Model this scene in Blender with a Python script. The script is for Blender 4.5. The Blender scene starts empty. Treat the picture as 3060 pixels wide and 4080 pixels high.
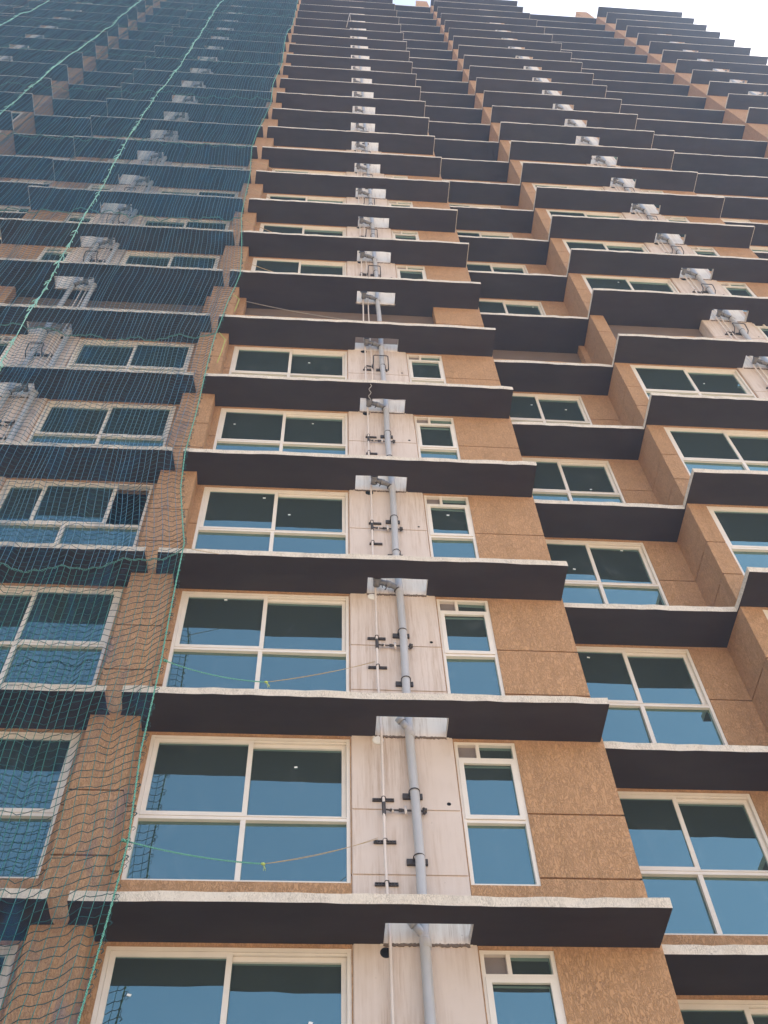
import bpy, bmesh, math, random
import numpy as np
from mathutils import Matrix, Vector

random.seed(7); rng = np.random.default_rng(7)
sc = bpy.context.scene
COL = sc.collection

# ------------------------------------------------------------------ layout (metres)
CAM_H = 1.6
CAM = Vector((0.0, -9.007, CAM_H))
BASE = CAM_H + 6.779            # height of the first ledge in view
WALL = 0.66                     # face of the brown wall behind the ledge edge (y = 0)
RECESS = 1.50                   # wall of the recessed bays
LEDGE_REC = 0.772               # edge of the ledge in the recessed bays
JOINT = -2.43                   # expansion joint between the two halves
TOP = 25
def lev(i): return BASE + 3.0*i - (0.177 if i > 5.5 else 0.0)
def mir(x): return 2*JOINT - x

# camera basis solved from the photograph
FW = Vector((0.06244048, 0.53861403, 0.84023575)); RT = Vector((0.99736379, -0.06485774, -0.03254156)); UP = Vector((-0.03696845, -0.84005262, 0.54124388))
FPX = 4181.5
def project(x, y, z):
    q = Vector((x, y, z)) - CAM; d = q.dot(FW)
    if d <= 0.1: return None
    return 1530 + FPX*q.dot(RT)/d, 2040 - FPX*q.dot(UP)/d
def in_view(x, y, z, m=150):
    p = project(x, y, z)
    return p is not None and -m < p[0] < 3060+m and -m < p[1] < 4080+m

# ------------------------------------------------------------------ materials
def new_mat(name):
    m = bpy.data.materials.new(name); m.use_nodes = True
    nt = m.node_tree; nt.nodes.clear()
    out = nt.nodes.new('ShaderNodeOutputMaterial')
    return m, nt, out
def N(nt, t, **kw):
    n = nt.nodes.new(t)
    for k, v in kw.items():
        if k in n.inputs.keys() if hasattr(n.inputs, 'keys') else False: n.inputs[k].default_value = v
        else: setattr(n, k, v)
    return n
def coords(nt, scale=(1, 1, 1), rot=(0, 0, 0)):
    tc = N(nt, 'ShaderNodeNewGeometry'); mp = N(nt, 'ShaderNodeMapping')
    mp.inputs['Scale'].default_value = scale; mp.inputs['Rotation'].default_value = rot
    nt.links.new(tc.outputs['Position'], mp.inputs['Vector'])
    return mp.outputs['Vector']
def noise(nt, vec, scale, detail=3, rough=.55, dist=0.0):
    n = N(nt, 'ShaderNodeTexNoise'); n.inputs['Scale'].default_value = scale; n.inputs['Detail'].default_value = detail
    n.inputs['Roughness'].default_value = rough; n.inputs['Distortion'].default_value = dist
    nt.links.new(vec, n.inputs['Vector']); return n.outputs['Fac']
def ramp(nt, fac, stops):
    r = N(nt, 'ShaderNodeValToRGB'); e = r.color_ramp.elements
    while len(e) < len(stops): e.new(0.5)
    for s, (p, c) in zip(e, stops):
        s.position = p; s.color = (c, c, c, 1) if isinstance(c, (int, float)) else (*c, 1)
    nt.links.new(fac, r.inputs['Fac']); return r.outputs['Color']
def mix(nt, fac, a, b, mode='MIX'):
    m = N(nt, 'ShaderNodeMixRGB'); m.blend_type = mode
    for s, v in (('Fac', fac), ('Color1', a), ('Color2', b)):
        if isinstance(v, (int, float)): m.inputs[s].default_value = v
        elif isinstance(v, tuple): m.inputs[s].default_value = (*v, 1)
        else: nt.links.new(v, m.inputs[s])
    return m.outputs['Color']
def principled(nt, out, color, rough=.8, spec=.3, bump=None, bstr=.5, bdist=.01):
    p = N(nt, 'ShaderNodeBsdfPrincipled')
    if isinstance(color, tuple): p.inputs['Base Color'].default_value = (*color, 1)
    else: nt.links.new(color, p.inputs['Base Color'])
    p.inputs['Roughness'].default_value = rough; p.inputs['Specular IOR Level'].default_value = spec
    if bump is not None:
        b = N(nt, 'ShaderNodeBump'); b.inputs['Strength'].default_value = bstr; b.inputs['Distance'].default_value = bdist
        nt.links.new(bump, b.inputs['Height']); nt.links.new(b.outputs['Normal'], p.inputs['Normal'])
    nt.links.new(p.outputs['BSDF'], out.inputs['Surface']); return p

def mat_plain(name, color, rough=.5, spec=.4, var=.12, scale=9):
    m, nt, out = new_mat(name)
    n = noise(nt, coords(nt), scale, 4)
    c = mix(nt, n, tuple(v*(1-var) for v in color), tuple(min(1, v*(1+var)) for v in color))
    principled(nt, out, c, rough, spec); return m

def mat_stucco():
    m, nt, out = new_mat('textured brown render')
    v = coords(nt, (1, 1, .36))
    # combed, squiggly trowel marks: distorted noise stretched along the height
    sq = noise(nt, v, 32, 2, .5, 1.3)
    band = ramp(nt, sq, [(0.0, 1.0), (.41, 1.0), (.47, 0.0), (.515, 0.0), (.57, 1.0), (1.0, .9)])
    big = noise(nt, coords(nt), .9, 4); mid = noise(nt, coords(nt), 5, 4); fine = noise(nt, coords(nt), 120, 2)
    patch = ramp(nt, mid, [(.30, 0.6), (.65, 1.0)])
    c0 = mix(nt, big, (.565, .328, .170), (.505, .288, .146))
    c0 = mix(nt, ramp(nt, noise(nt, coords(nt, (5, 5, .5)), 1.0, 4), [(.5, 0.0), (.75, .4)]), c0, (.36, .21, .10))
    crease = mix(nt, 1.0, ramp(nt, band, [(0, 1.0), (1, 0.0)]), patch, 'MULTIPLY')
    c = mix(nt, mix(nt, 1.0, crease, (.50, .50, .50), 'MULTIPLY'), c0, (.235, .130, .058))
    c = mix(nt, mix(nt, 1.0, fine, (.25, .25, .25), 'MULTIPLY'), c, (.30, .16, .09))
    h = mix(nt, .2, mix(nt, 1.0, band, patch, 'MULTIPLY'), fine)
    principled(nt, out, c, .9, .15, h, .8, .014); return m

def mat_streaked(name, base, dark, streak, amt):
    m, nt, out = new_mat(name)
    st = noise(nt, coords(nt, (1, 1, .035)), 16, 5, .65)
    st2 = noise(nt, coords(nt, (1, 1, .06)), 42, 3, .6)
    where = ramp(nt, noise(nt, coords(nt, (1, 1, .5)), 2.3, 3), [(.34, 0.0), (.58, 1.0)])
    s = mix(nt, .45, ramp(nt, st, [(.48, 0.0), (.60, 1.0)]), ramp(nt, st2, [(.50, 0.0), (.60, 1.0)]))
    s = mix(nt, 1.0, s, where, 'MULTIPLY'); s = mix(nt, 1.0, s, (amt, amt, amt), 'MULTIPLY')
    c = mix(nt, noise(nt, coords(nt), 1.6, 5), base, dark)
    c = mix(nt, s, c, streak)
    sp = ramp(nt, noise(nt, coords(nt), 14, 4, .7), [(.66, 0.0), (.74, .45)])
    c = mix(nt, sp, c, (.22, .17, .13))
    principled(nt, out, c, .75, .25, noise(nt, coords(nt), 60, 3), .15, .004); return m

def mat_edge():
    m, nt, out = new_mat('weathered white ledge paint')
    dr = noise(nt, coords(nt, (1, 1, .30)), 46, 2, .55, 1.5)
    blot = noise(nt, coords(nt, (1, 1, .7)), 5, 4, .6)
    where = ramp(nt, blot, [(.38, 0.25), (.58, 1.0)])
    s = mix(nt, 1.0, ramp(nt, dr, [(.42, 0.0), (.475, .9), (.51, .9), (.57, 0.0)]), where, 'MULTIPLY')
    c = mix(nt, noise(nt, coords(nt), 3, 4), (.75, .665, .55), (.58, .505, .41))
    c = mix(nt, mix(nt, 1.0, s, (.62, .62, .62), 'MULTIPLY'), c, (.22, .175, .13))
    sp = ramp(nt, noise(nt, coords(nt), 34, 3, .7), [(.64, 0.0), (.70, .7)])
    c = mix(nt, sp, c, (.10, .075, .055))
    principled(nt, out, c, .85, .2, dr, .35, .01); return m

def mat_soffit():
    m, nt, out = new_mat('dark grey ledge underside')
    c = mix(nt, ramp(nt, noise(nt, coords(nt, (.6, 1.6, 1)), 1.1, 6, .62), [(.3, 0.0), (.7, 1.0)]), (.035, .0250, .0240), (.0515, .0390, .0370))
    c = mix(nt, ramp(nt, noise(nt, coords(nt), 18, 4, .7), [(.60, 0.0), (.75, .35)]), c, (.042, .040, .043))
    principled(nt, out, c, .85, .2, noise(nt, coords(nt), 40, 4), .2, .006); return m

def mat_glass():
    m, nt, out = new_mat('tinted reflective glass')
    g = N(nt, 'ShaderNodeBsdfGlossy'); g.inputs['Color'].default_value = (.46, .74, .71, 1); g.inputs['Roughness'].default_value = .012
    d = N(nt, 'ShaderNodeBsdfDiffuse')
    dirt = noise(nt, coords(nt), 3, 5, .6)
    film = ramp(nt, noise(nt, coords(nt, (1, 1, .6)), 2.1, 4, .6, 1.2), [(.60, 0.0), (.68, .55), (.80, .75)])
    nt.links.new(mix(nt, film, mix(nt, dirt, (.034, .044, .040), (.050, .061, .054)), (.085, .095, .09)), d.inputs['Color'])
    f = N(nt, 'ShaderNodeFresnel'); f.inputs['IOR'].default_value = 1.9
    mr = N(nt, 'ShaderNodeMapRange'); mr.inputs['From Min'].default_value = 0; mr.inputs['From Max'].default_value = 1
    mr.inputs['To Min'].default_value = .26; mr.inputs['To Max'].default_value = 1
    nt.links.new(f.outputs['Fac'], mr.inputs['Value'])
    b = N(nt, 'ShaderNodeBump'); b.inputs['Strength'].default_value = .07; b.inputs['Distance'].default_value = .02
    nt.links.new(noise(nt, coords(nt), 1.3, 2), b.inputs['Height'])
    nt.links.new(b.outputs['Normal'], g.inputs['Normal'])
    x = N(nt, 'ShaderNodeMixShader'); nt.links.new(mr.outputs['Result'], x.inputs['Fac'])
    nt.links.new(d.outputs['BSDF'], x.inputs[1]); nt.links.new(g.outputs['BSDF'], x.inputs[2])
    nt.links.new(x.outputs['Shader'], out.inputs['Surface']); return m

def mat_gauze(name, lo, mid, hi, f0, f1, c0, c1):
    m, nt, out = new_mat(name)
    v = coords(nt, (1.0, .6, .30), (0, math.radians(-38), 0))
    streak = noise(nt, v, 2.6, 5, .7, .5)
    fine = noise(nt, coords(nt, (1, .4, .12), (0, math.radians(-30), 0)), 9, 3, .6)
    a = mix(nt, .4, ramp(nt, streak, [(.42, lo), (.55, mid), (.66, hi)]), ramp(nt, fine, [(.40, f0), (.72, f1)]))
    c = mix(nt, streak, c0, c1)
    d = N(nt, 'ShaderNodeBsdfDiffuse'); t = N(nt, 'ShaderNodeBsdfTranslucent'); nt.links.new(c, d.inputs['Color']); nt.links.new(c, t.inputs['Color'])
    dm = N(nt, 'ShaderNodeMixShader'); dm.inputs['Fac'].default_value = .3
    nt.links.new(d.outputs['BSDF'], dm.inputs[1]); nt.links.new(t.outputs['BSDF'], dm.inputs[2])
    tr = N(nt, 'ShaderNodeBsdfTransparent'); x = N(nt, 'ShaderNodeMixShader')
    nt.links.new(a, x.inputs['Fac']); nt.links.new(tr.outputs['BSDF'], x.inputs[1]); nt.links.new(dm.outputs['Shader'], x.inputs[2])
    nt.links.new(x.outputs['Shader'], out.inputs['Surface']); return m

def mat_rope(name, a, b, scale=26):
    m, nt, out = new_mat(name)
    w = N(nt, 'ShaderNodeTexWave'); w.inputs['Scale'].default_value = scale; w.inputs['Distortion'].default_value = 2.5; w.bands_direction = 'DIAGONAL'
    nt.links.new(coords(nt), w.inputs['Vector'])
    principled(nt, out, mix(nt, w.outputs['Fac'], a, b), .6, .3); return m

M = dict(
    stucco=mat_stucco(), shaft=mat_streaked('stained white render', (.665, .56, .485), (.57, .465, .39), (.40, .275, .185), .62),
    bright_wall=mat_streaked('brightened white render', (.80, .725, .63), (.70, .61, .51), (.46, .34, .24), .7), edge=mat_edge(), soffit=mat_soffit(), glass=mat_glass(), gauze=mat_gauze('loose blue debris gauze', .02, .09, .55, .02, .26, (.012, .085, .20), (.035, .15, .28)), gauze2=mat_gauze('dense blue debris gauze', .15, .27, .55, .12, .34, (.022, .135, .27), (.045, .19, .35)),
    frame=mat_plain('cream aluminium frame', (.71, .635, .55), .4, .45, .10, 4),
    pvc_shade=mat_plain('shadow-toned grey pvc bend', (.235, .23, .23), .45, .35, .25, 12), pvc=mat_plain('grey pvc pipe', (.43, .415, .405), .38, .4, .10, 5), cream=mat_plain('cream pvc pipe', (.68, .585, .51), .45, .4, .12, 8),  # branch bends get a darker grey that carries their shadow
    metal=mat_plain('dark grimy metal and socket shade', (.055, .043, .036), .6, .4, .4, 30), dark=mat_plain('dark void', (.012, .011, .010), .9, .1),
    rough=mat_plain('rough chipped concrete', (.17, .13, .10), .95, .1, .75, 30), inner=mat_plain('shade-toned inner plaster', (.16, .115, .09), .9, .2, .2, 2),  # inner plaster colour darkened for the shade of the open floor
    white=mat_plain('white label', (.82, .82, .80), .5, .3, .04), vent=mat_plain('frosted vent pane', (.20, .165, .15), .5, .4, .25, 5),
    cordg=mat_plain('green net cord', (.045, .235, .19), .55, .3, .3, 2), cordv=mat_plain('teal net cord', (.095, .23, .315), .55, .3, .3, 2), cordh=mat_plain('green net cord', (.014, .062, .062), .6, .3, .3, 2),  # cord colours hold the light: uprights lighter where they catch it, levels darker
    rope2=mat_rope('pale mint lashing rope', (.05, .34, .25), (.50, .74, .65)), rope3=mat_rope('dull seam rope', (.015, .09, .075), (.12, .27, .23)), rope=mat_rope('green safety rope', (.02, .17, .11), (.20, .46, .35)), twine=mat_plain('jute twine', (.42, .30, .16), .8, .2, .2, 20),
    yellow=mat_plain('yellow green cord', (.42, .50, .14), .7, .2, .2, 20), bamboo=mat_plain('weathered pole', (.32, .27, .22), .7, .2, .3, 6),
)

# ------------------------------------------------------------------ mesh helpers
class MB:
    def __init__(s): s.v = []; s.f = []; s.m = []; s.sm = []
    def face(s, idx, m=0, smooth=False): s.f.append(idx); s.m.append(m); s.sm.append(smooth)
    def box(s, x0, x1, y0, y1, z0, z1, m=0):
        b = len(s.v)
        s.v += [(x0, y0, z0), (x1, y0, z0), (x1, y1, z0), (x0, y1, z0), (x0, y0, z1), (x1, y0, z1), (x1, y1, z1), (x0, y1, z1)]
        for q in ((0, 3, 2, 1), (4, 5, 6, 7), (0, 1, 5, 4), (1, 2, 6, 5), (2, 3, 7, 6), (3, 0, 4, 7)): s.face([b+i for i in q], m)
    def tube(s, pts, r, n=8, m=0, cap=True, capm=None):
        pts = [Vector(p) for p in pts]; b = len(s.v); K = len(pts); up = None
        rr = r if isinstance(r, (list, tuple)) else [r]*K
        for i, p in enumerate(pts):
            t = (pts[min(i+1, K-1)] - pts[max(i-1, 0)]).normalized()
            if up is None: up = t.orthogonal().normalized()
            up = (up - t*up.dot(t)).normalized(); sd = t.cross(up)
            for k in range(n):
                a = 2*math.pi*k/n; s.v.append(tuple(p + (up*math.cos(a) + sd*math.sin(a))*rr[i]))
        for i in range(K-1):
            for k in range(n):
                s.face([b+i*n+k, b+i*n+(k+1) % n, b+(i+1)*n+(k+1) % n, b+(i+1)*n+k], m, True)
        if cap:
            s.face([b+k for k in range(n)][::-1], m if capm is None else capm); s.face([b+(K-1)*n+k for k in range(n)], m if capm is None else capm)
    def ring(s, c, R, r, axis='z', n=16, k=6, m=0, a0=0, a1=2*math.pi):
        c = Vector(c); P = []
        for i in range(n+1):
            a = a0+(a1-a0)*i/n
            P.append(c + (Vector((math.cos(a)*R, math.sin(a)*R, 0)) if axis == 'z' else Vector((math.cos(a)*R, 0, math.sin(a)*R))))
        s.tube(P, r, k, m)
    def cells(s, us, vs, filled, d0, d1, to3, m=0, mside=None, mfront=None, mback=None, back=True):
        """solid sheet made of grid cells: only its outer faces are kept"""
        ids = {}
        def vid(i, j, k):
            key = (i, j, k)
            if key not in ids: ids[key] = len(s.v); s.v.append(to3(us[i], vs[j], d0 if k == 0 else d1))
            return ids[key]
        nu, nv = len(us)-1, len(vs)-1
        F = [[filled((us[i]+us[i+1])/2, (vs[j]+vs[j+1])/2) for j in range(nv)] for i in range(nu)]
        g = lambda i, j: 0 <= i < nu and 0 <= j < nv and F[i][j]
        mside = m if mside is None else mside; mfront = m if mfront is None else mfront; mback = m if mback is None else mback
        for i in range(nu):
            for j in range(nv):
                if not F[i][j]: continue
                s.face([vid(i, j, 0), vid(i+1, j, 0), vid(i+1, j+1, 0), vid(i, j+1, 0)], mfront)
                if back: s.face([vid(i, j+1, 1), vid(i+1, j+1, 1), vid(i+1, j, 1), vid(i, j, 1)], mback)
                if not g(i-1, j): s.face([vid(i, j+1, 0), vid(i, j+1, 1), vid(i, j, 1), vid(i, j, 0)], mside)
                if not g(i+1, j): s.face([vid(i+1, j, 0), vid(i+1, j, 1), vid(i+1, j+1, 1), vid(i+1, j+1, 0)], mside)
                if not g(i, j-1): s.face([vid(i, j, 0), vid(i, j, 1), vid(i+1, j, 1), vid(i+1, j, 0)], mside)
                if not g(i, j+1): s.face([vid(i+1, j+1, 0), vid(i+1, j+1, 1), vid(i, j+1, 1), vid(i, j+1, 0)], mside)
    def mesh(s, name, mats, fix=True):
        me = bpy.data.meshes.new(name); me.from_pydata(s.v, [], s.f); me.update()
        for mt in mats: me.materials.append(mt)
        me.polygons.foreach_set('material_index', s.m); me.polygons.foreach_set('use_smooth', s.sm)
        if fix:
            bm = bmesh.new(); bm.from_mesh(me); bmesh.ops.recalc_face_normals(bm, faces=bm.faces); bm.to_mesh(me); bm.free()
        return me
    def build(s, name, mats, parent=None, fix=True):
        return link(name, s.mesh(name, mats, fix), parent)
def link(name, data, parent=None, loc=None):
    o = bpy.data.objects.new(name, data); COL.objects.link(o)
    if loc is not None: o.location = loc
    if parent is not None: o.parent = parent
    return o
def tag(o, label=None, cat=None, group=None, kind=None):
    for k, v in (('label', label), ('category', cat), ('group', group), ('kind', kind)):
        if v: o[k] = v
    return o
def uniq(a): return sorted(set(round(x, 4) for x in a))

# ------------------------------------------------------------------ the tower
tower = link('apartment_tower', None)
tag(tower, 'brown and white high-rise apartment tower with stacked dark ledges', 'apartment tower')

# a bay block is described for the bay right of the joint and reused by shift and mirror
# B: full bay, C: recess with one window, E: wide recess with two windows, F: mirrored full bay
SH_D = 8.92
def F_(x): return 22.30 - x
REF = 5                                    # open refuge floor
WLEV = range(-1, 12)                       # floors whose windows can be seen past the ledges
BIG = (-1.99, .51, .72, 2.92); SMALL = (1.84, 2.63, .72, 2.92); CW = (3.82, 5.95, .72, 2.92); EW1 = (12.76, 14.87, .72, 2.92); EW2 = (16.36, 18.47, .72, 2.92)
SHAFT = (.52, 1.832)
ZBOT = 0.0
def wall_open(kind, lo, hi, x, z, l):
    pass

# openings of the outer wall (right half), as (x0,x1,z0,z1) for every floor
def openings():
    out = []; rec = []
    for l in WLEV:
        z = lev(l)
        for sh in (lambda x: x, lambda x: x+SH_D, F_):
            def R(a, b): 
                p, q = sh(a), sh(b); return (min(p, q), max(p, q))
            first = sh(0) == 0
            if l == REF:
                a, b = R(-1.95, 2.65) if first else R(-1.99, .52)
                out.append((a, b, z+.09, z+2.955))
                if not first: out.append((*R(SMALL[0], SMALL[1]), z+.72, z+2.92))
            else:
                out.append((*R(BIG[0], BIG[1]), z+BIG[2], z+BIG[3])); out.append((*R(SMALL[0], SMALL[1]), z+SMALL[2], z+SMALL[3]))
        if l == REF:
            rec += [(3.86, 6.45, z+.25, z+2.955), (12.80, 18.43, z+.25, z+2.955)]
        else:
            for w in (CW, EW1, EW2): rec.append((w[0], w[1], z+w[2], z+w[3]))
    return out, rec
OUT, REC = openings()
ZTOP = lev(TOP)
def wall_mesh(mb, mirror):
    X = (lambda x: mir(x)) if mirror else (lambda x: x)
    spans = [(-2.12, 3.80), (6.60, 12.70), (18.53, 24.55)]
    for (a, b) in spans:
        ops = [o for o in OUT if a-.01 <= o[0] <= b+.01]
        shafts = [(s(SHAFT[0]), s(SHAFT[1])) for s in (lambda x: x, lambda x: x+SH_D, F_)]
        shafts = [(min(p), max(p)) for p in shafts]
        sh = [p for p in shafts if a < p[0] < b][0]
        us = uniq([a, b, sh[0], sh[1]] + [o[0] for o in ops] + [o[1] for o in ops])
        vs = uniq([ZBOT, ZTOP] + [o[2] for o in ops] + [o[3] for o in ops])
        inside = lambda u, v: not any(o[0] < u < o[1] and o[2] < v < o[3] for o in ops) and not (sh[0] < u < sh[1])
        mb.cells(us, vs, inside, WALL+.032, WALL+.22, lambda u, v, d: (X(u), d, v))
        # the textured coat, left out along the grooves and the plain sill band
        gz = []
        for l in range(-2, TOP): gz += [(lev(l)+1.735, lev(l)+1.76), (lev(l)+.815, lev(l)+.84)]
        vs2 = uniq(vs + [g for p in gz for g in p]); us2 = uniq(us + [sh[0]-.03, sh[1]+.03])
        groove = lambda v: any(p[0] < v < p[1] for p in gz)
        mb.cells(us2, vs2, lambda u, v: inside(u, v) and not groove(v), WALL, WALL+.032, lambda u, v, d: (X(u), d, v), back=False)
    # recessed walls
    for (a, b) in ((3.82, 6.60), (12.72, 18.51)):
        ops = [o for o in REC if a-.01 <= o[0] <= b+.01]
        us = uniq([a, b] + [o[0] for o in ops] + [o[1] for o in ops]); vs = uniq([ZBOT, ZTOP] + [o[2] for o in ops] + [o[3] for o in ops])
        inside = lambda u, v: not any(o[0] < u < o[1] and o[2] < v < o[3] for o in ops)
        mb.cells(us, vs, inside, RECESS+.032, RECESS+.2, lambda u, v, d: (X(u), d, v))
        vs2 = uniq(vs + [g for l in range(-2, TOP) for g in (lev(l)+1.735, lev(l)+1.76)])
        mb.cells(us, vs2, lambda u, v: inside(u, v) and not any(lev(l)+1.735 < v < lev(l)+1.76 for l in range(-2, TOP)), RECESS, RECESS+.032, lambda u, v, d: (X(u), d, v), back=False)
    # returns joining recessed and outer walls, with their two vertical joints
    for (x0, x1, face) in ((3.60, 3.80, 1), (6.60, 6.80, -1), (12.50, 12.70, 1), (18.53, 18.73, -1)):
        c0, s_ = (x1+.004, -1) if face > 0 else (x0-.004, 1)
        gz = [(lev(l)+a, lev(l)+b) for l in range(-2, TOP) for a, b in ((1.735, 1.76), (.815, .84))]
        mb.cells([WALL+.221, RECESS+.25], [ZBOT, ZTOP], lambda u, v: True, c0+s_*.03, c0+s_*.19, lambda u, v, d: (X(d), u, v))
        mb.cells([WALL+.003, RECESS+.03], uniq([ZBOT, ZTOP]+[g for p in gz for g in p]), lambda u, v: not any(p[0] < v < p[1] for p in gz), c0, c0+s_*.029, lambda u, v, d: (X(d), u, v), back=False)
    # far end wall of the block
    mb.box(min(X(24.36), X(24.55)), max(X(24.36), X(24.55)), WALL+.22, 3.7, ZBOT, ZTOP)
wm = MB(); wall_mesh(wm, False); wall_mesh(wm, True)
wm.build('wall', [M['stucco']], tower)
# stub walls on the roof beside the recesses
for x0, x1 in ((5.75, 6.57), (17.68, 18.5)):
    for X in (lambda x: x, mir):
        a, b = sorted((X(x0), X(x1))); sb = MB(); sb.box(a, b, .80, 1.6, ZTOP+.09, ZTOP+3.4)
        if in_view((a+b)/2, .8, ZTOP+.5): sb.build('parapet', [M['stucco']], tower)
# pillar at the joint, proud of the wall, with grooves
pm = MB(); PX0, PX1 = mir(-2.12), -2.12
PF = .40
zs = uniq([ZBOT, ZTOP+.5] + [g for l in range(-2, TOP) for g in (lev(l)+1.735, lev(l)+1.76, lev(l)+.815, lev(l)+.84)])
gro = lambda v: any(lev(l)+a < v < lev(l)+b for l in range(-2, TOP) for a, b in ((1.735, 1.76), (.815, .84)))
pm.box(PX0+.03, PX1-.03, PF+.03, WALL+.3, ZBOT, ZTOP+.5)
pm.cells([PX0+.002, PX1-.002], zs, lambda u, v: not gro(v), PF, PF+.03, lambda u, v, d: (u, d, v), back=False)
pm.cells([PF+.004, WALL+.01], zs, lambda u, v: not gro(v), PX1, PX1-.03, lambda u, v, d: (d, u, v), back=False)
pm.cells([PF+.004, WALL+.01], zs, lambda u, v: not gro(v), PX0, PX0+.03, lambda u, v, d: (d, u, v), back=False)
pm.build('pillar', [M['stucco']], tower)

# white service shafts
def holes(l):
    t = {0: (.84, 1.75), 1: (.83, 1.75), 2: (.78, 1.69), 3: (.63, 1.53), 4: (.75, 1.65), 5: (.68, 1.64), 6: (.75, 1.69), 7: (.79, 1.70), 8: (.85, 1.76), 9: (.81, 1.77), 10: (.80, 1.68), 11: (.72, 1.70), 12: (.71, 1.65)}
    return t.get(l, (.80, 1.74))
SHIFTS = [('B', lambda x: x), ('D', lambda x: x+SH_D), ('F', F_), ('A', mir), ('Dm', lambda x: mir(x+SH_D)), ('Fm', lambda x: mir(F_(x)))]
for key, X in SHIFTS:
    s = MB(); a, b = SHAFT
    gz = uniq([ZBOT, ZTOP] + [g for l in range(-2, TOP) for g in (lev(l)+1.745, lev(l)+1.768, lev(l)+.815, lev(l)+.838, lev(l)-.07, lev(l)+.02, lev(l)+2.90)] + [lev(REF)+.36, lev(REF)+2.95])
    refuge = lambda v: key in 'BA' and lev(REF)+.36 < v < lev(REF)+2.95
    groove = lambda v: any(p < v-lev(l) < q for l in range(-2, TOP) for p, q in ((1.745, 1.768), (.815, .838)))
    s.cells([a+.012, b-.012], gz, lambda u, v: not refuge(v) and not groove(v), WALL-.012, WALL+.004, lambda u, v, d: (X(u), d, v), back=False)
    s.cells([a+.002, b-.002], gz, lambda u, v: not refuge(v), WALL+.004, WALL+.26, lambda u, v, d: (X(u), d, v))
    if key not in 'BA':           # the shaft box seen through the open refuge floor
        z = lev(REF); xa, xb = sorted((X(a+.02), X(b-.02))); s.box(xa, xb, WALL+.262, 1.35, z+.10, z+2.945)
    so = s.build('shaft_panel', [M['shaft']], tower)
    # rough chipped strip where the ledge was cut round the pipes
    for l in range(-1, 10):
        h0, h1 = holes(l); n = 60
        if not in_view(X((h0+h1)/2), .6, lev(l)) or (key in 'BA' and l in (REF, REF+1)): continue
        r = MB(); rows = []
        for i in range(n+1):
            x = h0 + (h1-h0)*i/n; pr = random.uniform(.002, .010); zt = -.036 + random.uniform(-.006, .006); zb = -.066 + random.uniform(-.010, .010)
            rows.append(len(r.v)); r.v += [(X(x), WALL-.0125, lev(l)+zb), (X(x), WALL-.0195-pr, lev(l)+zb), (X(x), WALL-.0195-pr, lev(l)+zt), (X(x), WALL-.0125, lev(l)+zt)]
        for i in range(n):
            a, b = rows[i], rows[i+1]
            for q in range(4): r.face([a+q, b+q, b+(q+1) % 4, a+(q+1) % 4])
        r.build('chipped_edge', [M['rough']], so)
    for l in range(-1, TOP):  # wall behind each ledge opening, coloured paler to offset the blocked light
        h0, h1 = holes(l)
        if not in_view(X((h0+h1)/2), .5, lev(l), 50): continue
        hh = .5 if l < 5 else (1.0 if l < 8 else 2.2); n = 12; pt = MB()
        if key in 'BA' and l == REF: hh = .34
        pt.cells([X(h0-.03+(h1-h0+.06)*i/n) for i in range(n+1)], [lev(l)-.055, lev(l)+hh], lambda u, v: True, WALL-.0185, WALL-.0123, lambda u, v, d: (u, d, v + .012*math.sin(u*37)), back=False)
        pt.build('brightened_patch', [M['bright_wall']], so)
    for l in range(-1, 12):
        if key in 'BA' and l == REF: continue
        if not in_view(X(1.69), .6, lev(l)+1.86, 50): continue
        v = MB(); v.tube([(X(1.69), WALL-.0135, lev(l)+1.86), (X(1.69), WALL-.0125, lev(l)+1.86)], random.uniform(.019, .027), 10); v.build('pipe_hole', [M['dark']], so)
        if l >= 2: v = MB(); v.tube([(X(.88), WALL-.016, lev(l)+2.885), (X(.88), WALL-.0135, lev(l)+2.885)], .07, 14); v.build('pipe_hole', [M['dark']], so)

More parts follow.
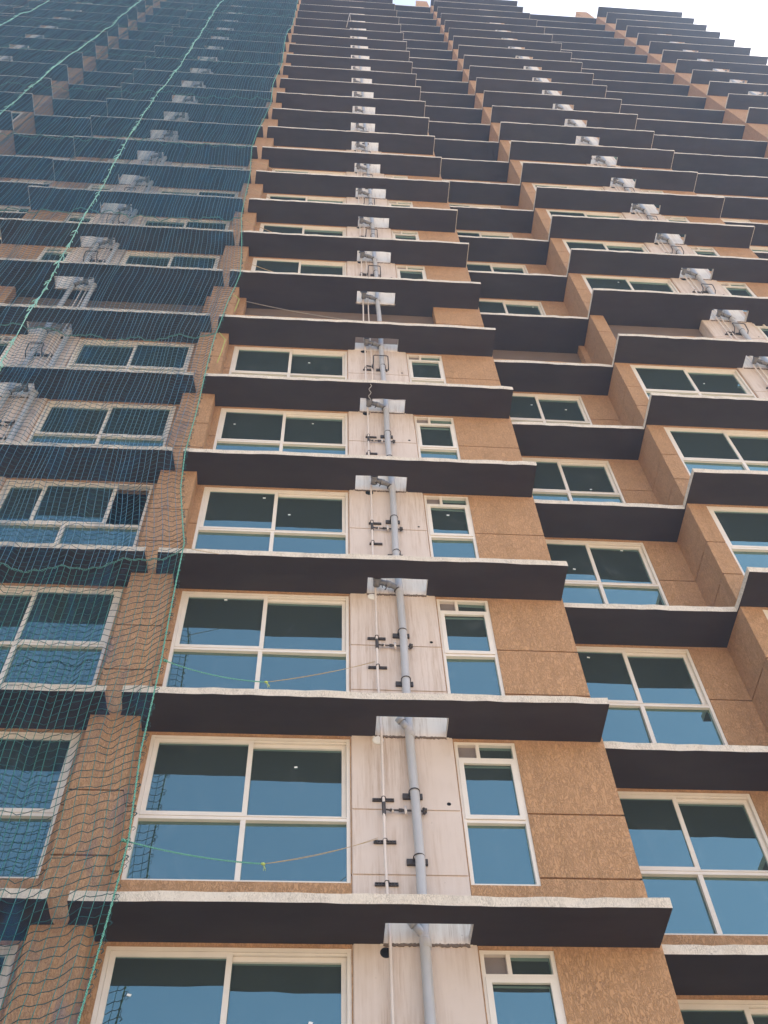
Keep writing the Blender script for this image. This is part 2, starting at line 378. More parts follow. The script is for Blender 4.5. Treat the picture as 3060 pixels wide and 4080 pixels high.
# ------------------------------------------------------------------ ledges
def ledge(l, mirror):
    z0, z1 = lev(l)-.04, lev(l)+.078
    X = (lambda x: mir(x)) if mirror else (lambda x: x)
    h = holes(l); jit = random.Random(1000*l + mirror + 50)
    hx = [(h[0], h[1]), (h[0]+SH_D-.02, h[1]+SH_D-.02), (F_(h[1]), F_(h[0]))]
    HY0, HY1 = .34 if l > 1 else .30, WALL+.02
    e = jit.uniform(-.03, .03)
    bx = [-2.335, -2.12, 3.760+e, 12.696+e, 3.774+e, 6.575+e*.5, 12.71+e, 18.53, 24.63] + [q for p in hx for q in p]
    us = [-2.335]
    for b in uniq(bx)[1:]:
        n = max(1, int(round((b-us[-1])/.22))) if l < 14 else 1
        a = us[-1]; us += [a + (b-a)*(i+1)/n for i in range(n)]
    us = uniq(us)
    vs = [0, .012, HY0, .39, HY1, LEDGE_REC, LEDGE_REC+.012, 3.6]
    def filled(u, v):
        rec = 3.774+e < u < 6.575+e*.5 or 12.71+e < u < 18.53
        if rec and v < LEDGE_REC: return False
        if u < -2.12 and v > .39: return False
        if any(p < u < q for p, q in hx) and HY0 < v < HY1: return False
        return True
    jt = {}
    def J(k, a):
        if k not in jt: jt[k] = jit.uniform(-a, a)
        return jt[k]
    wv = (jit.uniform(0, 6.28), jit.uniform(0, 6.28))
    def to3(u, v, d):
        x, y, z = u, v, d
        top = d > lev(l)
        if v < .3 or (LEDGE_REC-.001 < v < LEDGE_REC+.02 and (3.75+e < u < 6.6+e*.5 or 12.68+e < u < 18.54)):
            k = (round(u, 3), top)
            z += J(('z',)+k, .006 if top else .003) + .007*math.sin(u*1.3+wv[0]) + .004*math.sin(u*3.1+wv[1]) ; y += J(('y', round(u, 3)), .007) + (J(('y2', round(u, 3)), .006) if top else 0)
        elif .3 < v < .7: y += J(('h', round(u, 3), round(v, 2)), .008)
        if u < -2.30:                       # slanted end against the pillar
            x = u + (-.035 if v > .3 else 0) + J(('e', round(v, 2)), .008)
        return (X(x), y, z)
    m = MB()
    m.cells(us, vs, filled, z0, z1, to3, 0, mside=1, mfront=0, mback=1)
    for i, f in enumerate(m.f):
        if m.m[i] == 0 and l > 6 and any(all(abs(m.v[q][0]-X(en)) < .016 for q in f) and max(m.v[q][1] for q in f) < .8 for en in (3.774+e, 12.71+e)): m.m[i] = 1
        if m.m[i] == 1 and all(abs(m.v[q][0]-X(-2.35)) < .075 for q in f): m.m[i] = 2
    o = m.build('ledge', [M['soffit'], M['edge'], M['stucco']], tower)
    return o
for l in range(-2, TOP+1):
    for mi in (False, True): ledge(l, mi)
# low kerbs left along the ledges of the open refuge floor, its back wall
kz = lev(REF)
for X in (lambda x: x, mir):
    for a, b, y in ((-2.0, 2.62, .06), (3.84, 6.55, .83), (6.95, 9.40, .06)):
        p, q = sorted((X(a), X(b))); k = MB(); n = 14
        k.cells([p+(q-p)*i/n for i in range(n+1)], [kz+.092, kz+.24], lambda u, v: True, y, y+.08, lambda u, v, d: (u, d+.006*math.sin(u*9), v+(.01*math.sin(u*6.3) if v > kz+.1 else 0)))
        if in_view((p+q)/2, y, kz, 600): k.build('kerb', [M['stucco'] if X(1) > 0 else M['edge']], tower)
bw = MB(); bw.box(mir(24.5), 24.5, 3.55, 3.72, ZBOT, ZTOP); bw.build('rear_wall', [M['inner']], tower)
for X in (lambda x: x, mir):
    for a, b, y in ((-2.05, 2.75, .92), (3.82, 6.58, 1.72), (6.85, 9.42, .90), (12.74, 18.5, 1.72)):
        p, q = sorted((X(a), X(b))); bw = MB(); bw.box(p, q, y, y+.1, kz+.082, kz+2.955)
        if in_view(p, y, kz+1, 500) or in_view(q, y, kz+1, 500): bw.build('inner_wall', [M['inner']], tower)

# ------------------------------------------------------------------ windows
def frame_mesh(kind, w, variant=0):
    """outline frame with sashes; origin at the lower left outer corner, width w, height 2.2"""
    H = 2.20; m = MB(); g = MB(); f = .045
    Y0 = -.02
    def pane(x0, x1, z0, z1, y):
        t1, t2 = random.uniform(-.006, .006), random.uniform(-.006, .006); b = len(g.v)
        g.v += [(x0, y+t1, z0), (x1, y+t2, z0), (x1, y-t1, z1), (x0, y-t2, z1), (x0, y+.006+t1, z0), (x1, y+.006+t2, z0), (x1, y+.006-t1, z1), (x0, y+.006-t2, z1)]
        for q in ((0, 1, 2, 3), (7, 6, 5, 4), (0, 4, 5, 1), (1, 5, 6, 2), (2, 6, 7, 3), (3, 7, 4, 0)): g.face([b+i for i in q])
    def sash(x0, x1, z0, z1, y, t, gy, d=.04):
        m.box(x0, x0+t, y, y+d, z0, z1); m.box(x1-t, x1, y, y+d, z0, z1)
        m.box(x0+t, x1-t, y, y+d, z0, z0+t); m.box(x0+t, x1-t, y, y+d, z1-t, z1)
        pane(x0+t-.004, x1-t+.004, z0+t-.004, z1-t+.004, gy)
    if kind in ('big', 'open'):
        mid = w/2; rz = .87
        m.box(0, f, Y0, .08, 0, H); m.box(w-f, w, Y0, .08, 0, H)                 # jambs
        m.box(f, w-f, Y0+.003, .08, 0, f*.7); m.box(f, w-f, Y0+.003, .08, H-f, H)
        m.box(f, w-f, Y0+.003, .08, rz, rz+.045)                                  # transom
        m.box(mid-.03, mid+.03, Y0+.006, .08, f*.7, rz)                           # lower mullion
        pane(f-.004, mid-.026, f*.7-.004, rz+.004, .035); pane(mid+.026, w-f+.004, f*.7-.004, rz+.004, .035)
        m.box(f, w-f, Y0-.004, Y0+.06, rz+.047, rz+.058)                          # sliding track
        off = .55 if kind == 'open' else 0
        sash(f+.002+off, mid+.035+off, rz+.06, H-f-.002, Y0+.012, .06, .012, .03)
        sash(mid-.025, w-f-.002, rz+.06, H-f-.03, Y0+.05, .055, .058, .03)
        m.box(mid+.035, w-f, Y0+.02, .07, H-f-.028, H-f-.001)
    else:
        m.box(0, f, Y0, .08, 0, H); m.box(w-f, w, Y0, .08, 0, H)
        m.box(f, w-f, Y0+.003, .08, 0, f*.7); m.box(f, w-f, Y0+.003, .08, H-f, H)
        m.box(f, w-f, Y0+.003, .08, .89, .935); m.box(f, w-f, Y0+.003, .08, 1.89, 1.93)
        pane(f-.004, w-f+.004, f*.7-.004, .894, .035)
        sash(f-.012, w-f+.012, .938, 1.888, Y0-.012, .062, .012, .035)
        xm = .30
        m.box(xm-.022, xm+.022, Y0+.006, .08, 1.93, H-f)
        pane(xm+.02, w-f+.004, 1.926, H-f+.004, .035)
        b = MB()
    return m, g
MESH = {}
def get(kind, w, variant, flip):
    key = (kind, round(w, 3), variant, flip)
    if key not in MESH:
        m, g = frame_mesh(kind, w, variant)
        vent = None
        if kind == 'small':
            vent = MB(); vent.box(.041, .282, .036, .05, 1.926, 2.159)
        for b in (m, g, vent):
            if b and flip: b.v = [(-x, y, z) for x, y, z in b.v]
        MESH[key] = (m.mesh('window', [M['frame']]), g.mesh('pane', [M['glass']]), vent.mesh('vent_pane', [M['vent']]) if vent else None)
    return MESH[key]
STK = {('B', 0): [(-.16, 2.49)], ('B', -1): [(-1.68, -.60+3), (.11, -.85+3)], ('B', 1): [(-1.33, 2.77)], ('B', 2): [(-.94, 2.67), (-.49, 2.24)], ('B', 3): [(-1.68, 2.32), (-.17, 2.56)], ('B', 4): [(-.32, 2.38)], ('Bs', 2): [(2.23, 2.34)],
       ('D', 4): [(8.49, 2.24)], ('D', 6): [(7.91, 2.55)], ('C', 2): [(5.53, 2.74), (4.52, 2.05)], ('C', 3): [(5.39, 1.86)], ('C', 4): [(5.51, 2.32), (4.73, 2.40)], ('C', 6): [(5.71, 2.69)], ('C', 1): [(4.30, 2.68)]}
cand = []
for l in WLEV:
    for key, X in SHIFTS:
        for kind, spec in (('big', BIG), ('small', SMALL)):
            if l == REF and (kind == 'big' or key in 'BA'): continue
            cand.append((key + ('s' if kind == 'small' else ''), kind, X, spec, WALL+.035, l))
    if l != REF:
        for side, X0 in (('', lambda x: x), ('m', mir)):
            cand.append(('C'+side, 'big', X0, CW, RECESS+.035, l)); cand.append(('E'+side, 'big', X0, EW1, RECESS+.035, l)); cand.append(('G'+side, 'big', X0, EW2, RECESS+.035, l))
shown = []
for c in cand:
    key, kind, X, spec, y, l = c
    vis = any(in_view(X(x), y, lev(l)+zz, 60) for x in (spec[0], spec[1], (spec[0]+spec[1])/2) for zz in (.8, 1.8, 2.9))
    if not vis: continue
    p, q = project(X(spec[0]), y, lev(l)+2.9) or (0, 0), project(X(spec[1]), y, lev(l)+2.9) or (0, 0)
    shown.append((abs(p[0]-q[0])/(l+3), c))
shown.sort(key=lambda t: -t[0])
rest = MB()
for n, (sz, (key, kind, X, spec, y, l)) in enumerate(shown):
    flip = X(1) < X(0); w = spec[1]-spec[0]
    kk = 'open' if (key == 'A' and l == 2) else kind
    variant = (l*7 + len(key)*3 + ord(key[0])) % 4
    if n < 100:
        fm, gm, vm = get(kk, w, variant, flip)
        o = link('window', fm, tower, (X(spec[0]), y, lev(l)+spec[2])); link('pane', gm, o)
        if vm: link('vent_pane', vm, o)
        for sx, sz_ in STK.get((key, l), []):
            s = MB(); lx, lz = sx-X(spec[0]), sz_-spec[2]; r = random.uniform(.018, .024); yy = .004 if kind == 'small' or lx < w/2 else .049
            if lz < .87: yy = .030
            a = random.uniform(-.4, .4)
            P = [(lx + r*1.25*math.cos(a+t), lz + r*math.sin(a+t)) for t in (.6, 2.5, 3.7, 5.6)]
            s.v = [(px, yy, pz) for px, pz in P] + [(px, yy+.002, pz) for px, pz in P]
            for q in ((0, 1, 2, 3), (7, 6, 5, 4), (0, 4, 5, 1), (1, 5, 6, 2), (2, 6, 7, 3), (3, 7, 4, 0)): s.face(list(q))
            s.build('sticker', [M['white']], o)
    else:
        m_, g_ = frame_mesh(kk, w)
        for b, mi in ((m_, 0), (g_, 1)):
            off = len(rest.v)
            rest.v += [(X(spec[0]) + (-x if flip else x), yy+y, zz+lev(l)+spec[2]) for x, yy, zz in b.v]
            for f_ in b.f: rest.face([i+off for i in f_], mi)
if rest.v: tag(rest.build('window', [M['frame'], M['glass']], tower), kind='stuff')
print('windows shown', len(shown))
# one awning sash standing open high on the far block
aw = MB(); ax, az = 21.35, lev(15)+1.5
aw.box(-.30, .30, -.02, .02, 0, .05); aw.box(-.30, .30, -.02, .02, .75, .80); aw.box(-.30, -.25, -.02, .02, .05, .75); aw.box(.25, .30, -.02, .02, .05, .75)
ao = aw.build('open_sash', [M['frame']], tower); ao.location = (ax, .25, az); ao.rotation_euler = (math.radians(-40), 0, math.radians(20))
ag = MB(); ag.box(-.25, .25, -.004, .004, .05, .75); ag.build('pane', [M['glass']], ao)

# ------------------------------------------------------------------ pipes
def tee(x, X, z, l, jit):
    """side branch of the drain where it passes the ledge"""
    m = MB(); P = lambda a, b, c: (X(a), b, c)  # dark end caps stand for the shade inside the open sockets
    if l <= 1:
        m.tube([P(x, .55, z-.02), P(x-.05, .53, z+.03), P(x-.115, .50, z+.10)], .046, 12, 0)
        m.tube([P(x-.10, .507, z+.085), P(x-.145, .485, z+.135)], .056, 12, 0, True, 1)
    else:
        xe = x-.34+jit
        m.tube([P(x, .55, z-.05), P(x-.045, .545, z+.01), P(x-.10, .535, z+.045), P(x-.16, .52, z+.055), P(xe+.02, .48, z+.06)], .045, 12, 0)
        m.tube([P(x-.13, .525, z+.05), P(x-.21, .51, z+.057)], .055, 12, 0)
        m.tube([P(xe, .56, z+.065), P(xe, .40, z+.055)], .056, 14, 0, True, 1)
        m.tube([P(xe, .43, z+.056), P(xe, .385, z+.054)], .066, 14, 0, True, 1)
        for q in (.185, .265): m.ring(P(x-q, .505, z+.06), .050, .007, 'y', 12, 5, 1)
        m.tube([P(x-.265, .50, z+.01), P(x-.26, .50, z-.06)], .007, 5, 1); m.tube([P(x-.03, .545, z-.045), P(x-.02, .548, z-.062)], .0625, 12, 1)
        m.tube([P(x-.20, .50, z+.02), P(x-.205, .50, z-.08), P(x-.225, .49, z-.13)], .009, 6, 1)
    return m
def coupling(b, X, x, y, z0, z1, r): b.tube([(X(x), y, z0), (X(x), y, z0+.015), (X(x), y, z1-.015), (X(x), y, z1)], [r*.92, r, r, r*.92], 12)
for key, X in SHIFTS:
    d = MB(); xd = 1.27
    zz = [ZBOT] + [lev(l)+o for l in range(-2, TOP) for o in (.0, 1.0, 2.0)] + [ZTOP]
    d.tube([(X(xd + .012*math.sin(i*1.7)), .55 + .006*math.sin(i*2.3), z) for i, z in enumerate(zz)], .056, 16)
    for l in range(-2, 16):
        coupling(d, X, xd, .55, lev(l)-.16, lev(l)-.05, .063)
    dp = d.build('drain_pipe', [M['pvc']], tower)
    if key == 'A':
        d2 = MB(); d2.tube([(X(.74 + .01*math.sin(i*1.1)), .52, z) for i, z in enumerate(zz)], .056, 16)
        for l in range(-2, 16): coupling(d2, X, .74, .52, lev(l)-.16, lev(l)-.05, .063)
        d2.build('drain_pipe', [M['pvc']], tower)
    s = MB()
    s.tube([(X(.90 + .010*math.sin(i*2.1)), .585 + .008*math.sin(i*1.3), z) for i, z in enumerate(zz)], .017, 8)
    sp = s.build('supply_pipe', [M['cream']], tower)
    s2 = MB(); s2.tube([(X(1.035 + .006*math.sin(i)), .60, z) for i, z in enumerate(zz) if z > lev(4)], .014, 8)
    sp2 = s2.build('supply_pipe', [M['cream']], tower)
    for l in range(-1, TOP):
        z = lev(l); jit = random.uniform(-.03, .04)
        if not (in_view(X(1.2), .5, z, 100) or in_view(X(1.2), .5, z+2, 100)): continue
        tee(xd, X, z, l, jit).build('branch_pipe', [M['pvc_shade'] if l > 1 else M['pvc'], M['metal']], dp)
        if l > 11 or (key in 'BA' and l == REF): continue
        for zc in ((1.93, .97) if l != 1 else (1.98, .95)):
            zc += random.uniform(-.03, .03)
            c = MB(); c.ring((X(xd), .55, z+zc), .062, .007, 'z', 20, 6)
            c.tube([(X(xd-.062), .55, z+zc), (X(xd-.062), .63, z+zc-.01)], .007, 6); c.tube([(X(xd+.062), .55, z+zc), (X(xd+.062), .63, z+zc-.01)], .007, 6)
            a, b = sorted((X(xd-.135), X(xd+.105))); c.box(a, b, .612, .646, z+zc-.05, z+zc+.025)
            c.build('clamp', [M['metal']], dp)
        for zc in (1.90, 1.27, .67):
            zc += random.uniform(-.02, .02); c = MB()
            x0 = .77 if l < 2 else .85; x1 = 1.03 if l < 2 else 1.06
            a, b = sorted((X(x0), X(x1))); n = 7
            c.box(a, b, .618, .646, z+zc-.018, z+zc-.008); c.box(a, b, .618, .646, z+zc+.008, z+zc+.018)
            for i in range(n+1): 
                q = a+(b-a-.014)*i/n; c.box(q, q+.014, .620, .646, z+zc-.008, z+zc+.008)
            c.ring((X(.90), .585, z+zc), .022, .006, 'z', 14, 6)
            c.tube([(X(.878), .585, z+zc), (X(.878), .63, z+zc)], .006, 6); c.tube([(X(.922), .585, z+zc), (X(.922), .63, z+zc)], .006, 6)
            c.build('clamp', [M['metal']], sp)
        v = MB()
        if l < 4:
            zv = z+1.71; y = .60
            coupling(v, X, .90, .585, zv-.09, zv+.10, .024)
            v.tube([(X(.90), .585, zv), (X(.97), y, zv), (X(1.38), y, zv-.01), (X(1.39), y, zv-.015)], .0105, 8)
            for xx, r, ln in ((.97, .018, .03), (1.075, .021, .045), (1.11, .016, .03), (1.365, .03, .045)): v.tube([(X(xx), y, zv), (X(xx+ln), y, zv-.002)], r, 8)
            v.tube([(X(1.375), y, zv+.035), (X(1.375), y, zv-.05)], .018, 8)
            v.tube([(X(1.155), y-.01, zv+.05), (X(1.16), y-.02, zv-.08)], .016, 8, 1); v.tube([(X(1.0), y, zv+.03), (X(1.005), y, zv-.03)], .012, 8, 1)
        else:
            zv = z+1.75+random.uniform(-.05, .35); y = .50
            v.tube([(X(1.06), .60, zv-.12), (X(1.07), y-.03, zv-.02), (X(1.075), y-.05, zv+.19), (X(1.10), y-.055, zv+.21), (X(1.36), y-.055, zv+.20), (X(1.385), y-.05, zv+.18), (X(1.39), y, zv-.10), (X(1.40), .64, zv-.12)], .0125, 8)
            v.tube([(X(1.05), .60, zv-.05), (X(.92), .585, zv-.05)], .018, 8); v.tube([(X(1.05), .60, zv-.16), (X(1.06), .60, zv+.02)], .024, 8)
        v.build('valve', [M['metal'], M['cream']], sp)
    for l in (0, 1, -1):
        if key == 'B':
            c = MB(); c.tube([(X(.865), WALL-.03, lev(l)+2.89), (X(.865), WALL-.022, lev(l)+2.89), (X(.865), WALL-.013, lev(l)+2.89)], [.050, .070, .074], 20) if l >= 0 else c.tube([(X(.865), WALL-.0145, lev(l)+2.86), (X(.865), WALL-.0125, lev(l)+2.86)], .062, 20)
            c.build('rosette_or_hole', [M['white'] if l >= 0 else M['dark']], sp)  # lowest one is no cover but a flat dark disc for an unlit hole

# ------------------------------------------------------------------ safety nets
def interp(z, tab):
    return float(np.interp(z, [t[0] for t in tab], [t[1] for t in tab]))
E1 = [(-6, -1.95), (-1.4, -1.94), (.56, -1.83), (1.83, -1.91), (3.41, -1.89), (5.93, -1.93), (7.61, -2.2), (8.73, -2.27), (13.6, -2.26), (15.3, -2.17), (17.1, -2.04), (19.3, -2.18), (21.6, -2.38), (25.8, -2.45), (29.2, -2.65), (36.4, -2.43), (40, -2.55), (44.1, -2.39), (51.7, -2.57), (56.7, -2.41), (66.6, -2.47), (78, -2.42)]
E2 = [(-6, -6.1), (12, -6.15), (18, -6.3), (28, -6.68), (37, -6.85), (45, -6.7), (60, -6.95), (78, -6.95)]
E3 = [(-6, -11.2), (32, -11.45), (44, -11.6), (56, -11.4), (78, -11.4)]
E4 = [(-6, -16.1), (78, -16.3)]; E5 = [(-6, -20.9), (78, -20.9)]; E6 = [(-6, -25.6), (78, -25.6)]
EDG = [E1, E2, E3, E4, E5, E6]
SEAM = [-9.5, -1.9, 5.75, 13.6, 21.45, 29.3, 36.8, 44.4, 52.0, 59.6, 67.2, 74.9]
PH = rng.uniform(0, 6.28, 40)
def net_y(x, z):
    return (-.145 + .045*np.sin(x*7.3 + .25*z + PH[0] + .8*np.sin(z*.6+PH[1])) + .022*np.sin(x*15.1 - .5*z + PH[2] + np.sin(z*1.1)) + .018*np.sin(x*2.3 + z*1.7 + PH[3]) + .012*np.sin(x*31 + z*.9 + PH[4]))
def net_dz(x, z):
    return .024*np.sin(x*5.1 + PH[5] + z*.4) + .018*np.sin(x*13.7 + z*2.1 + PH[6]) + .012*np.sin(x*27 + z*5.3 + PH[7])
def net_dx(x, z):
    return .010*np.sin(z*1.3 + x*1.9 + PH[8]) + .003*np.sin(z*5.1 + x*4 + PH[9])
def tube_arrays(P, r, n=3):
    """P: (paths, points, 3) -> vertices and quads"""
    T = np.gradient(P, axis=1); T /= np.linalg.norm(T, axis=2, keepdims=True)
    A = np.cross(T, np.array([.05, 1.0, .03])); A /= np.linalg.norm(A, axis=2, keepdims=True); B = np.cross(T, A)
    ang = np.arange(n)*2*np.pi/n
    V = P[:, :, None, :] + r*(A[:, :, None, :]*np.cos(ang)[None, None, :, None] + B[:, :, None, :]*np.sin(ang)[None, None, :, None])
    np_, k = P.shape[:2]
    idx = np.arange(np_*k*n).reshape(np_, k, n)
    a = idx[:, :-1, :]; b = np.roll(idx, -1, axis=2)[:, :-1, :]; c = np.roll(idx, -1, axis=2)[:, 1:, :]; d = idx[:, 1:, :]
    Q = np.stack([a, b, c, d], axis=-1).reshape(-1, 4)
    return V.reshape(-1, 3), Q
def np_mesh(name, parts, mats):
    vs, qs, ms = [], [], []; off = 0
    for V, Q, mi in parts:
        vs.append(V); qs.append(Q+off); ms.append(np.full(len(Q), mi, dtype=np.int32)); off += len(V)
    V = np.concatenate(vs); Q = np.concatenate(qs); mm = np.concatenate(ms)
    me = bpy.data.meshes.new(name)
    me.vertices.add(len(V)); me.vertices.foreach_set('co', V.astype(np.float32).ravel())
    me.loops.add(Q.size); me.loops.foreach_set('vertex_index', Q.astype(np.int32).ravel())
    me.polygons.add(len(Q)); me.polygons.foreach_set('loop_start', np.arange(0, Q.size, 4, dtype=np.int32))
    me.polygons.foreach_set('material_index', mm)
    me.update(); me.validate()
    for m in mats: me.materials.append(m)
    return me
ORD = ['first', 'second', 'third', 'fourth', 'fifth', 'sixth', 'seventh', 'eighth', 'ninth', 'tenth', 'eleventh', 'twelfth']
COLN = [f'in the {q} net column from the bare bays' for q in ('first', 'second', 'third', 'fourth', 'fifth')]
def braid(P, R, r, turns, n=6, m=0):
    """two strands wound round a path"""
    b = MB(); P = [Vector(p) for p in P]; K = len(P)
    for s in (0, math.pi):
        Q = []
        for i, p in enumerate(P):
            t = (P[min(i+1, K-1)]-P[max(i-1, 0)]).normalized(); u = t.cross(Vector((0, 1, 0)))
            u = u.normalized() if u.length > 1e-3 else Vector((1, 0, 0)); v = t.cross(u); a = s + turns*2*math.pi*i/(K-1)
            Q.append(p + (u*math.cos(a)+v*math.sin(a))*R)
        b.tube(Q, r, n, m)
    return b
for ci in range(5):
    row = 0
    for ri in range(len(SEAM)-1):
        z0, z1 = SEAM[ri], SEAM[ri+1]
        test = [(interp(z, EDG[ci])*(1-t) + interp(z, EDG[ci+1])*t, z) for t in (0, .5, 1) for z in (z0, (z0+z1)/2, z1)]
        if not any(in_view(x, -.13, BASE+z, 0) for x, z in test): continue
        row += 1
        nx, nz = 44, 64
        wu = rng.uniform(.82, 1.18, nx-1)*(1+.16*np.sin(np.arange(nx-1)*rng.uniform(.3, .6)+rng.uniform(0, 6))); u = np.concatenate([[0], np.cumsum(wu)]); u /= u[-1]
        wt = rng.uniform(.85, 1.15, nz-1); t = np.concatenate([[0], np.cumsum(wt)]); t /= t[-1]
        def surf(U, T, back=0.0):
            sag0 = .42*4*U*(1-U)*(1+.25*np.sin(ci*2.1+ri)); sag1 = .42*4*U*(1-U)*(1+.25*np.sin(ci*2.1+ri+1))
            if ri == 0: sag0 = 0
            Z = (z0 - sag0)*(1-T) + (z1 - sag1)*T
            xa = np.interp(Z, [q[0] for q in EDG[ci]], [q[1] for q in EDG[ci]]); xb = np.interp(Z, [q[0] for q in EDG[ci+1]], [q[1] for q in EDG[ci+1]])
            Xc = xa*(1-U) + xb*U
            wob = np.minimum(1, 12*np.minimum(U, 1-U))
            Y = net_y(Xc, Z) + back; Xc = Xc + net_dx(Xc, Z)*wob; Z = Z + net_dz(Xc, Z)*np.minimum(1, 12*np.minimum(T, 1-T))
            # pinched and slack by the seams
            Y = np.minimum(Y, -.04)
            return np.stack([Xc, Y, Z + BASE], -1)
        root = link('safety_net', None, None, None)
        rownm = ORD[row-1]
        tag(root, f'green safety net panel, {rownm} up {COLN[ci]}', 'safety net', 'safety net panels hung over the left half of the tower')
        c = surf(np.array([.5]), np.array([.5]))[0]; 
        tz = np.linspace(0, 1, nz); VP = surf(np.repeat(u[1:-1, None], nz, 1), np.repeat(tz[None], nx-2, 0))
        u2 = np.empty(2*nx-1); u2[::2] = u; u2[1::2] = (u[1:]+u[:-1])/2
        HP = surf(np.repeat(u2[None], nz-2, 0), np.repeat(t[1:-1, None], 2*nx-1, 1))
        HP[:, 1::2, 2] -= .010
        far = 1.0 if z0 < 30 else 1.0
        v1 = tube_arrays(VP, .0044, 3); v2 = tube_arrays(HP, .0048, 3)
        link('mesh', np_mesh('mesh', [(v1[0], v1[1], 0), (v2[0], v2[1], 1)], [M['cordg'] if z0 < 5 else M['cordv'], M['cordh']]), root)
        gu = np.linspace(0, 1, 30); gt = np.linspace(0, 1, 40)
        G = surf(np.repeat(gu[:, None], 40, 1), np.repeat(gt[None], 30, 0), .03)
        idx = np.arange(30*40).reshape(30, 40); Q = np.stack([idx[:-1, :-1], idx[1:, :-1], idx[1:, 1:], idx[:-1, 1:]], -1).reshape(-1, 4)
        gme = np_mesh('gauze', [(G.reshape(-1, 3), Q, 0)], [M['gauze2'] if z0 > 20 else M['gauze']]); gme.polygons.foreach_set('use_smooth', np.ones(len(Q), dtype=bool))
        link('gauze', gme, root)
        # border ropes
        TT = np.linspace(0, 1, 150)
        e0 = surf(np.zeros(150), TT, -.012)
        if z0 < 30: b = braid([tuple(p) for p in e0], .007, .0068, 44)
        else: b = MB(); b.tube([tuple(p) for p in e0[::3]], .016, 5)
        UU = np.linspace(0, 1, 90); e1 = surf(UU, np.ones(90), -.015)
        e1[:, 2] += .02*np.sin(UU*60) + .012*np.sin(UU*131+ri)
        b2 = braid([tuple(p) for p in e1], .011, .0065, 22) if z0 < 30 else MB()
        if not b2.v: b2.tube([tuple(p) for p in e1[::3]], .010, 5)
        off = len(b.v); b.v += b2.v; b.f += [[i+off for i in f] for f in b2.f]; b.m += [2]*len(b2.m); b.sm += b2.sm
        if ci > 0:                            # frayed lashing along the seam between columns
            for kq in range(46):
                i = random.randrange(4, 146); p = Vector(e0[i]); dr = Vector((random.uniform(-.10, .10), random.uniform(-.03, .01), -random.uniform(.10, .45)))
                b.tube([p, p + dr*.5 + Vector((random.uniform(-.03, .03), -.01, 0)), p + dr], random.uniform(.006, .011), 5)
        if ci == 0 and z0 < 30:               # loose mesh tails outside the bare edge
            tl = b
            for kq in range(130):
                i = random.randrange(2, 147); p = Vector(e0[i]); L_ = random.uniform(.02, .06)
                tl.tube([p, p + Vector((L_*.7, .0, .012)), p + Vector((L_, -.004, -.012)), p + Vector((L_*.6, 0, -.04))], .0035, 4, 1)

        b.build('border_rope', [M['rope'] if ci == 0 else M['rope2'], M['cordh'], M['rope3']], root, fix=False)

# ------------------------------------------------------------------ ropes, twine and loose pieces
def sagline(a, b, sag, n=14):
    a, b = Vector(a), Vector(b)
    return [a.lerp(b, i/n) + Vector((0, 0, -sag*4*(i/n)*(1-i/n))) for i in range(n+1)]
def tie(l, a, kn, b, label, n=1):
    z = lev(l); A = (a[0], -.13, z+a[1]); K = (kn[0], kn[2], z+kn[1]); B = (b[0], .60, z+b[1])
    root = link('tie_rope', None)
    tag(root, label, 'rope', 'tie ropes from the net edge to the pipes')
    r = braid(sagline(A, K, .05+.03*l, 30), .004, .0048, 30); r.tube([A, (A[0]+.05, A[1], A[2]-.02)], .018, 8); r.build('rope', [M['rope']], root, fix=False)
    s = MB()
    for q in (0, .02): s.tube(sagline(K, (B[0], B[1], B[2]+q), .03+q), .0032, 5)
    s.build('twine', [M['twine']], root, fix=False)
    kt = MB(); kt.tube([(K[0]-.025, K[1], K[2]), K, (K[0]+.02, K[1], K[2]-.005)], [.012, .017, .010], 8)
    for q in range(4): kt.tube([K, (K[0]+random.uniform(-.01, .05), K[1], K[2]-random.uniform(.05, .11))], .003, 4)
    kt.build('knot', [M['yellow']], root, fix=False)
tie(0, (-1.90, .60), (-.44, .55, .15), (.82, 1.28), 'green tie rope with jute twine crossing the lowest full bare window')
tie(1, (-1.88, .42), (-.58, .34, .12), (.86, 1.34), 'green tie rope with jute twine crossing the second bare window up')
def cord(name, pts, r, mat, label, cat, group=None):
    m = MB(); m.tube(pts, r, 6); o = m.build(name, [M[mat]], None, fix=False); tag(o, label, cat, group); return o
g = 'thin cords strung from the net across upper ledges'
z = lev(2)
cord('cord', sagline((-1.95, -.12, z-.07+.0), (.82, .57, z+.45), .10), .005, 'twine', 'thin cord along the ledge from the knotted net corner to the pipe', 'cord', g)
z = lev(5)
cord('cord', sagline((-1.9, .5, z+2.15), (1.3, .12, z+.22), .12), .010, 'bamboo', 'slack grey cable crossing the open floor under its dark ceiling', 'cable')
z = lev(4)
cord('cord', [(-2.2, -.14, z+1.75), (-2.05, -.1, z+1.5), (-2.08, -.05, z+1.0), (-2.12, -.03, z+.5)], .008, 'yellow', 'pale yellow cord hanging down beside the pillar under the open floor', 'cord')
cord('cord', [(-2.08, -.14, lev(5)+.9), (-1.95, -.1, lev(5)+.75), (-2.0, -.07, lev(5)+.1)], .008, 'yellow', 'pale yellow cord hanging on the pillar at the open floor', 'cord')
for l, x1, nm in ((6, -.85, 'first'), (7, -1.1, 'second'), (8, -1.4, 'third'), (9, -1.3, 'fourth')):
    z = lev(l)
    cord('cord', sagline((-2.25, -.13, z+.55), (x1, .15, z+.12), .06), .007, 'twine', f'thin cord over the ledge edge, {nm} ledge above the open floor', 'cord', g)
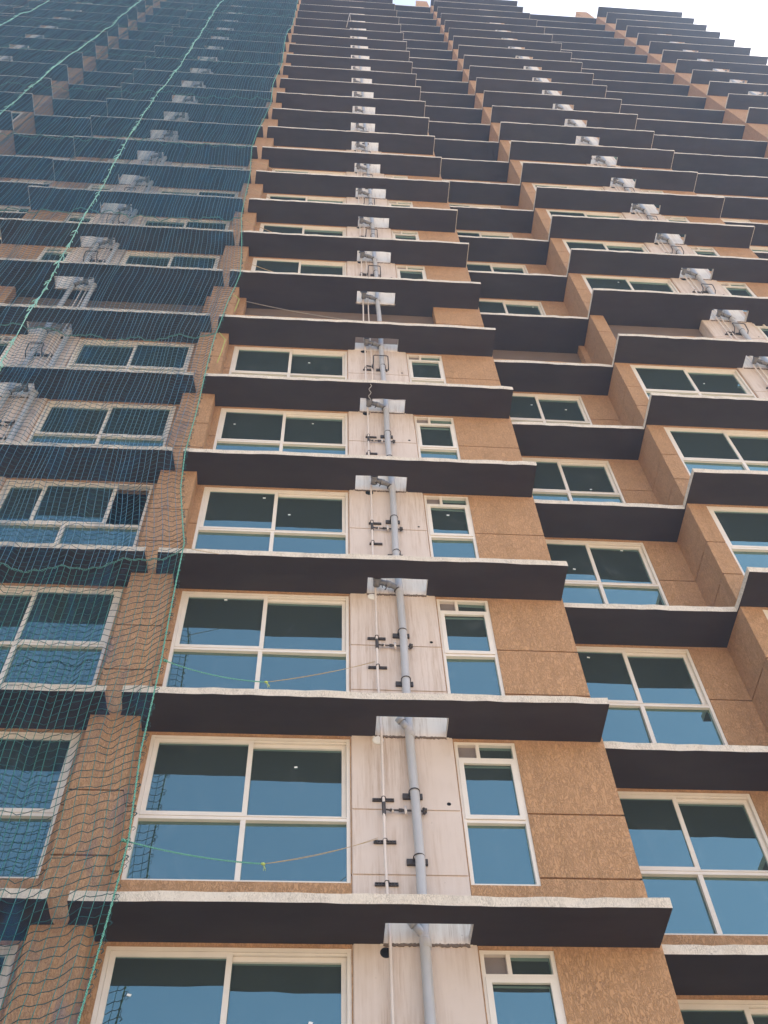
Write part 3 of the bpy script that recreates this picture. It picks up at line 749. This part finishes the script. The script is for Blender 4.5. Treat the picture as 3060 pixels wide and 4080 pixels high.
cord('hanging_wire', [(.95 + .03*math.sin(i*1.9), -.01 - .0*i, lev(4)-.02 - .0*i + .0) if False else (.93+.025*math.sin(i*1.5), .02+.035*i, lev(4)-.05-.003*i) for i in range(11)], .008, 'pvc', 'kinked grey wire looped under a dark ledge beside a pipe opening', 'wire')
pl = MB(); pl.tube([(.57, -.05, lev(19)+.39), (.77, -.12, lev(20)+2.2)], .022, 8); pl.tube([(.84, .1, lev(20)+.7), (.77, -.12, lev(20)+2.15)], .018, 8)
tag(pl.build('pole_frame', [M['bamboo']], None, fix=False), 'weathered pole frame leaning out over the ledges near the top', 'pole frame')

# ------------------------------------------------------------------ ground
gm = MB(); gm.v = [(-3000, -3000, 0), (3000, -3000, 0), (3000, 3000, 0), (-3000, 3000, 0)]; gm.face([0, 1, 2, 3])
m_, nt, out = new_mat('dusty ground'); c = mix(nt, noise(nt, coords(nt), .2, 6), (.44, .36, .26), (.36, .29, .21)); principled(nt, out, c, .95, .1)
tag(gm.build('ground', [m_], None), kind='structure')

# ------------------------------------------------------------------ air
HAZE = 0.0016
if HAZE:
    hz = MB(); hz.box(-45, 45, -20, 12, -1, 95)
    hm, nt, out = new_mat('pale air'); pv = N(nt, 'ShaderNodeVolumePrincipled'); pv.inputs['Density'].default_value = HAZE
    pv.inputs['Color'].default_value = (.42, .66, 1, 1); nt.links.new(pv.outputs['Volume'], out.inputs['Volume'])
    tag(hz.build('haze', [hm], None), kind='stuff')

# ------------------------------------------------------------------ light and camera
SUN_EL, SUN_AZ = math.radians(50), math.radians(74)     # azimuth from +Y towards +X: behind the tower
w = bpy.data.worlds.new('World'); sc.world = w; w.use_nodes = True
nt = w.node_tree; bg = nt.nodes['Background']; sky = nt.nodes.new('ShaderNodeTexSky'); sky.sky_type = 'NISHITA'; sky.sun_disc = False
sky.sun_elevation = SUN_EL; sky.sun_rotation = SUN_AZ; sky.air_density = 1.0; sky.dust_density = 2.2; sky.ozone_density = 1.0
nt.links.new(sky.outputs['Color'], bg.inputs['Color']); bg.inputs['Strength'].default_value = .13
sd = bpy.data.lights.new('sun', 'SUN'); sd.energy = 5.0; sd.angle = math.radians(.5); sd.color = (1, .93, .84)
so = bpy.data.objects.new('sun', sd); COL.objects.link(so)
dirv = Vector((math.sin(SUN_AZ)*math.cos(SUN_EL), math.cos(SUN_AZ)*math.cos(SUN_EL), math.sin(SUN_EL)))
so.rotation_euler = dirv.to_track_quat('Z', 'Y').to_euler(); so.location = dirv*120

cd = bpy.data.cameras.new('camera'); cam = bpy.data.objects.new('camera', cd); COL.objects.link(cam); sc.camera = cam
cam.matrix_world = Matrix(((RT.x, UP.x, -FW.x, CAM.x), (RT.y, UP.y, -FW.y, CAM.y), (RT.z, UP.z, -FW.z, CAM.z), (0, 0, 0, 1)))
cd.sensor_fit = 'VERTICAL'; cd.sensor_height = 24; cd.lens = 24*FPX/4080; cd.clip_end = 8000; cd.clip_start = .05
vs = sc.view_settings; vs.view_transform = 'Standard'; vs.look = 'None'; vs.gamma = 1; vs.exposure = 1.6
sc.cycles.max_bounces = 8; sc.cycles.diffuse_bounces = 4; sc.cycles.glossy_bounces = 4; sc.cycles.transparent_max_bounces = 24; sc.cycles.volume_bounces = 1
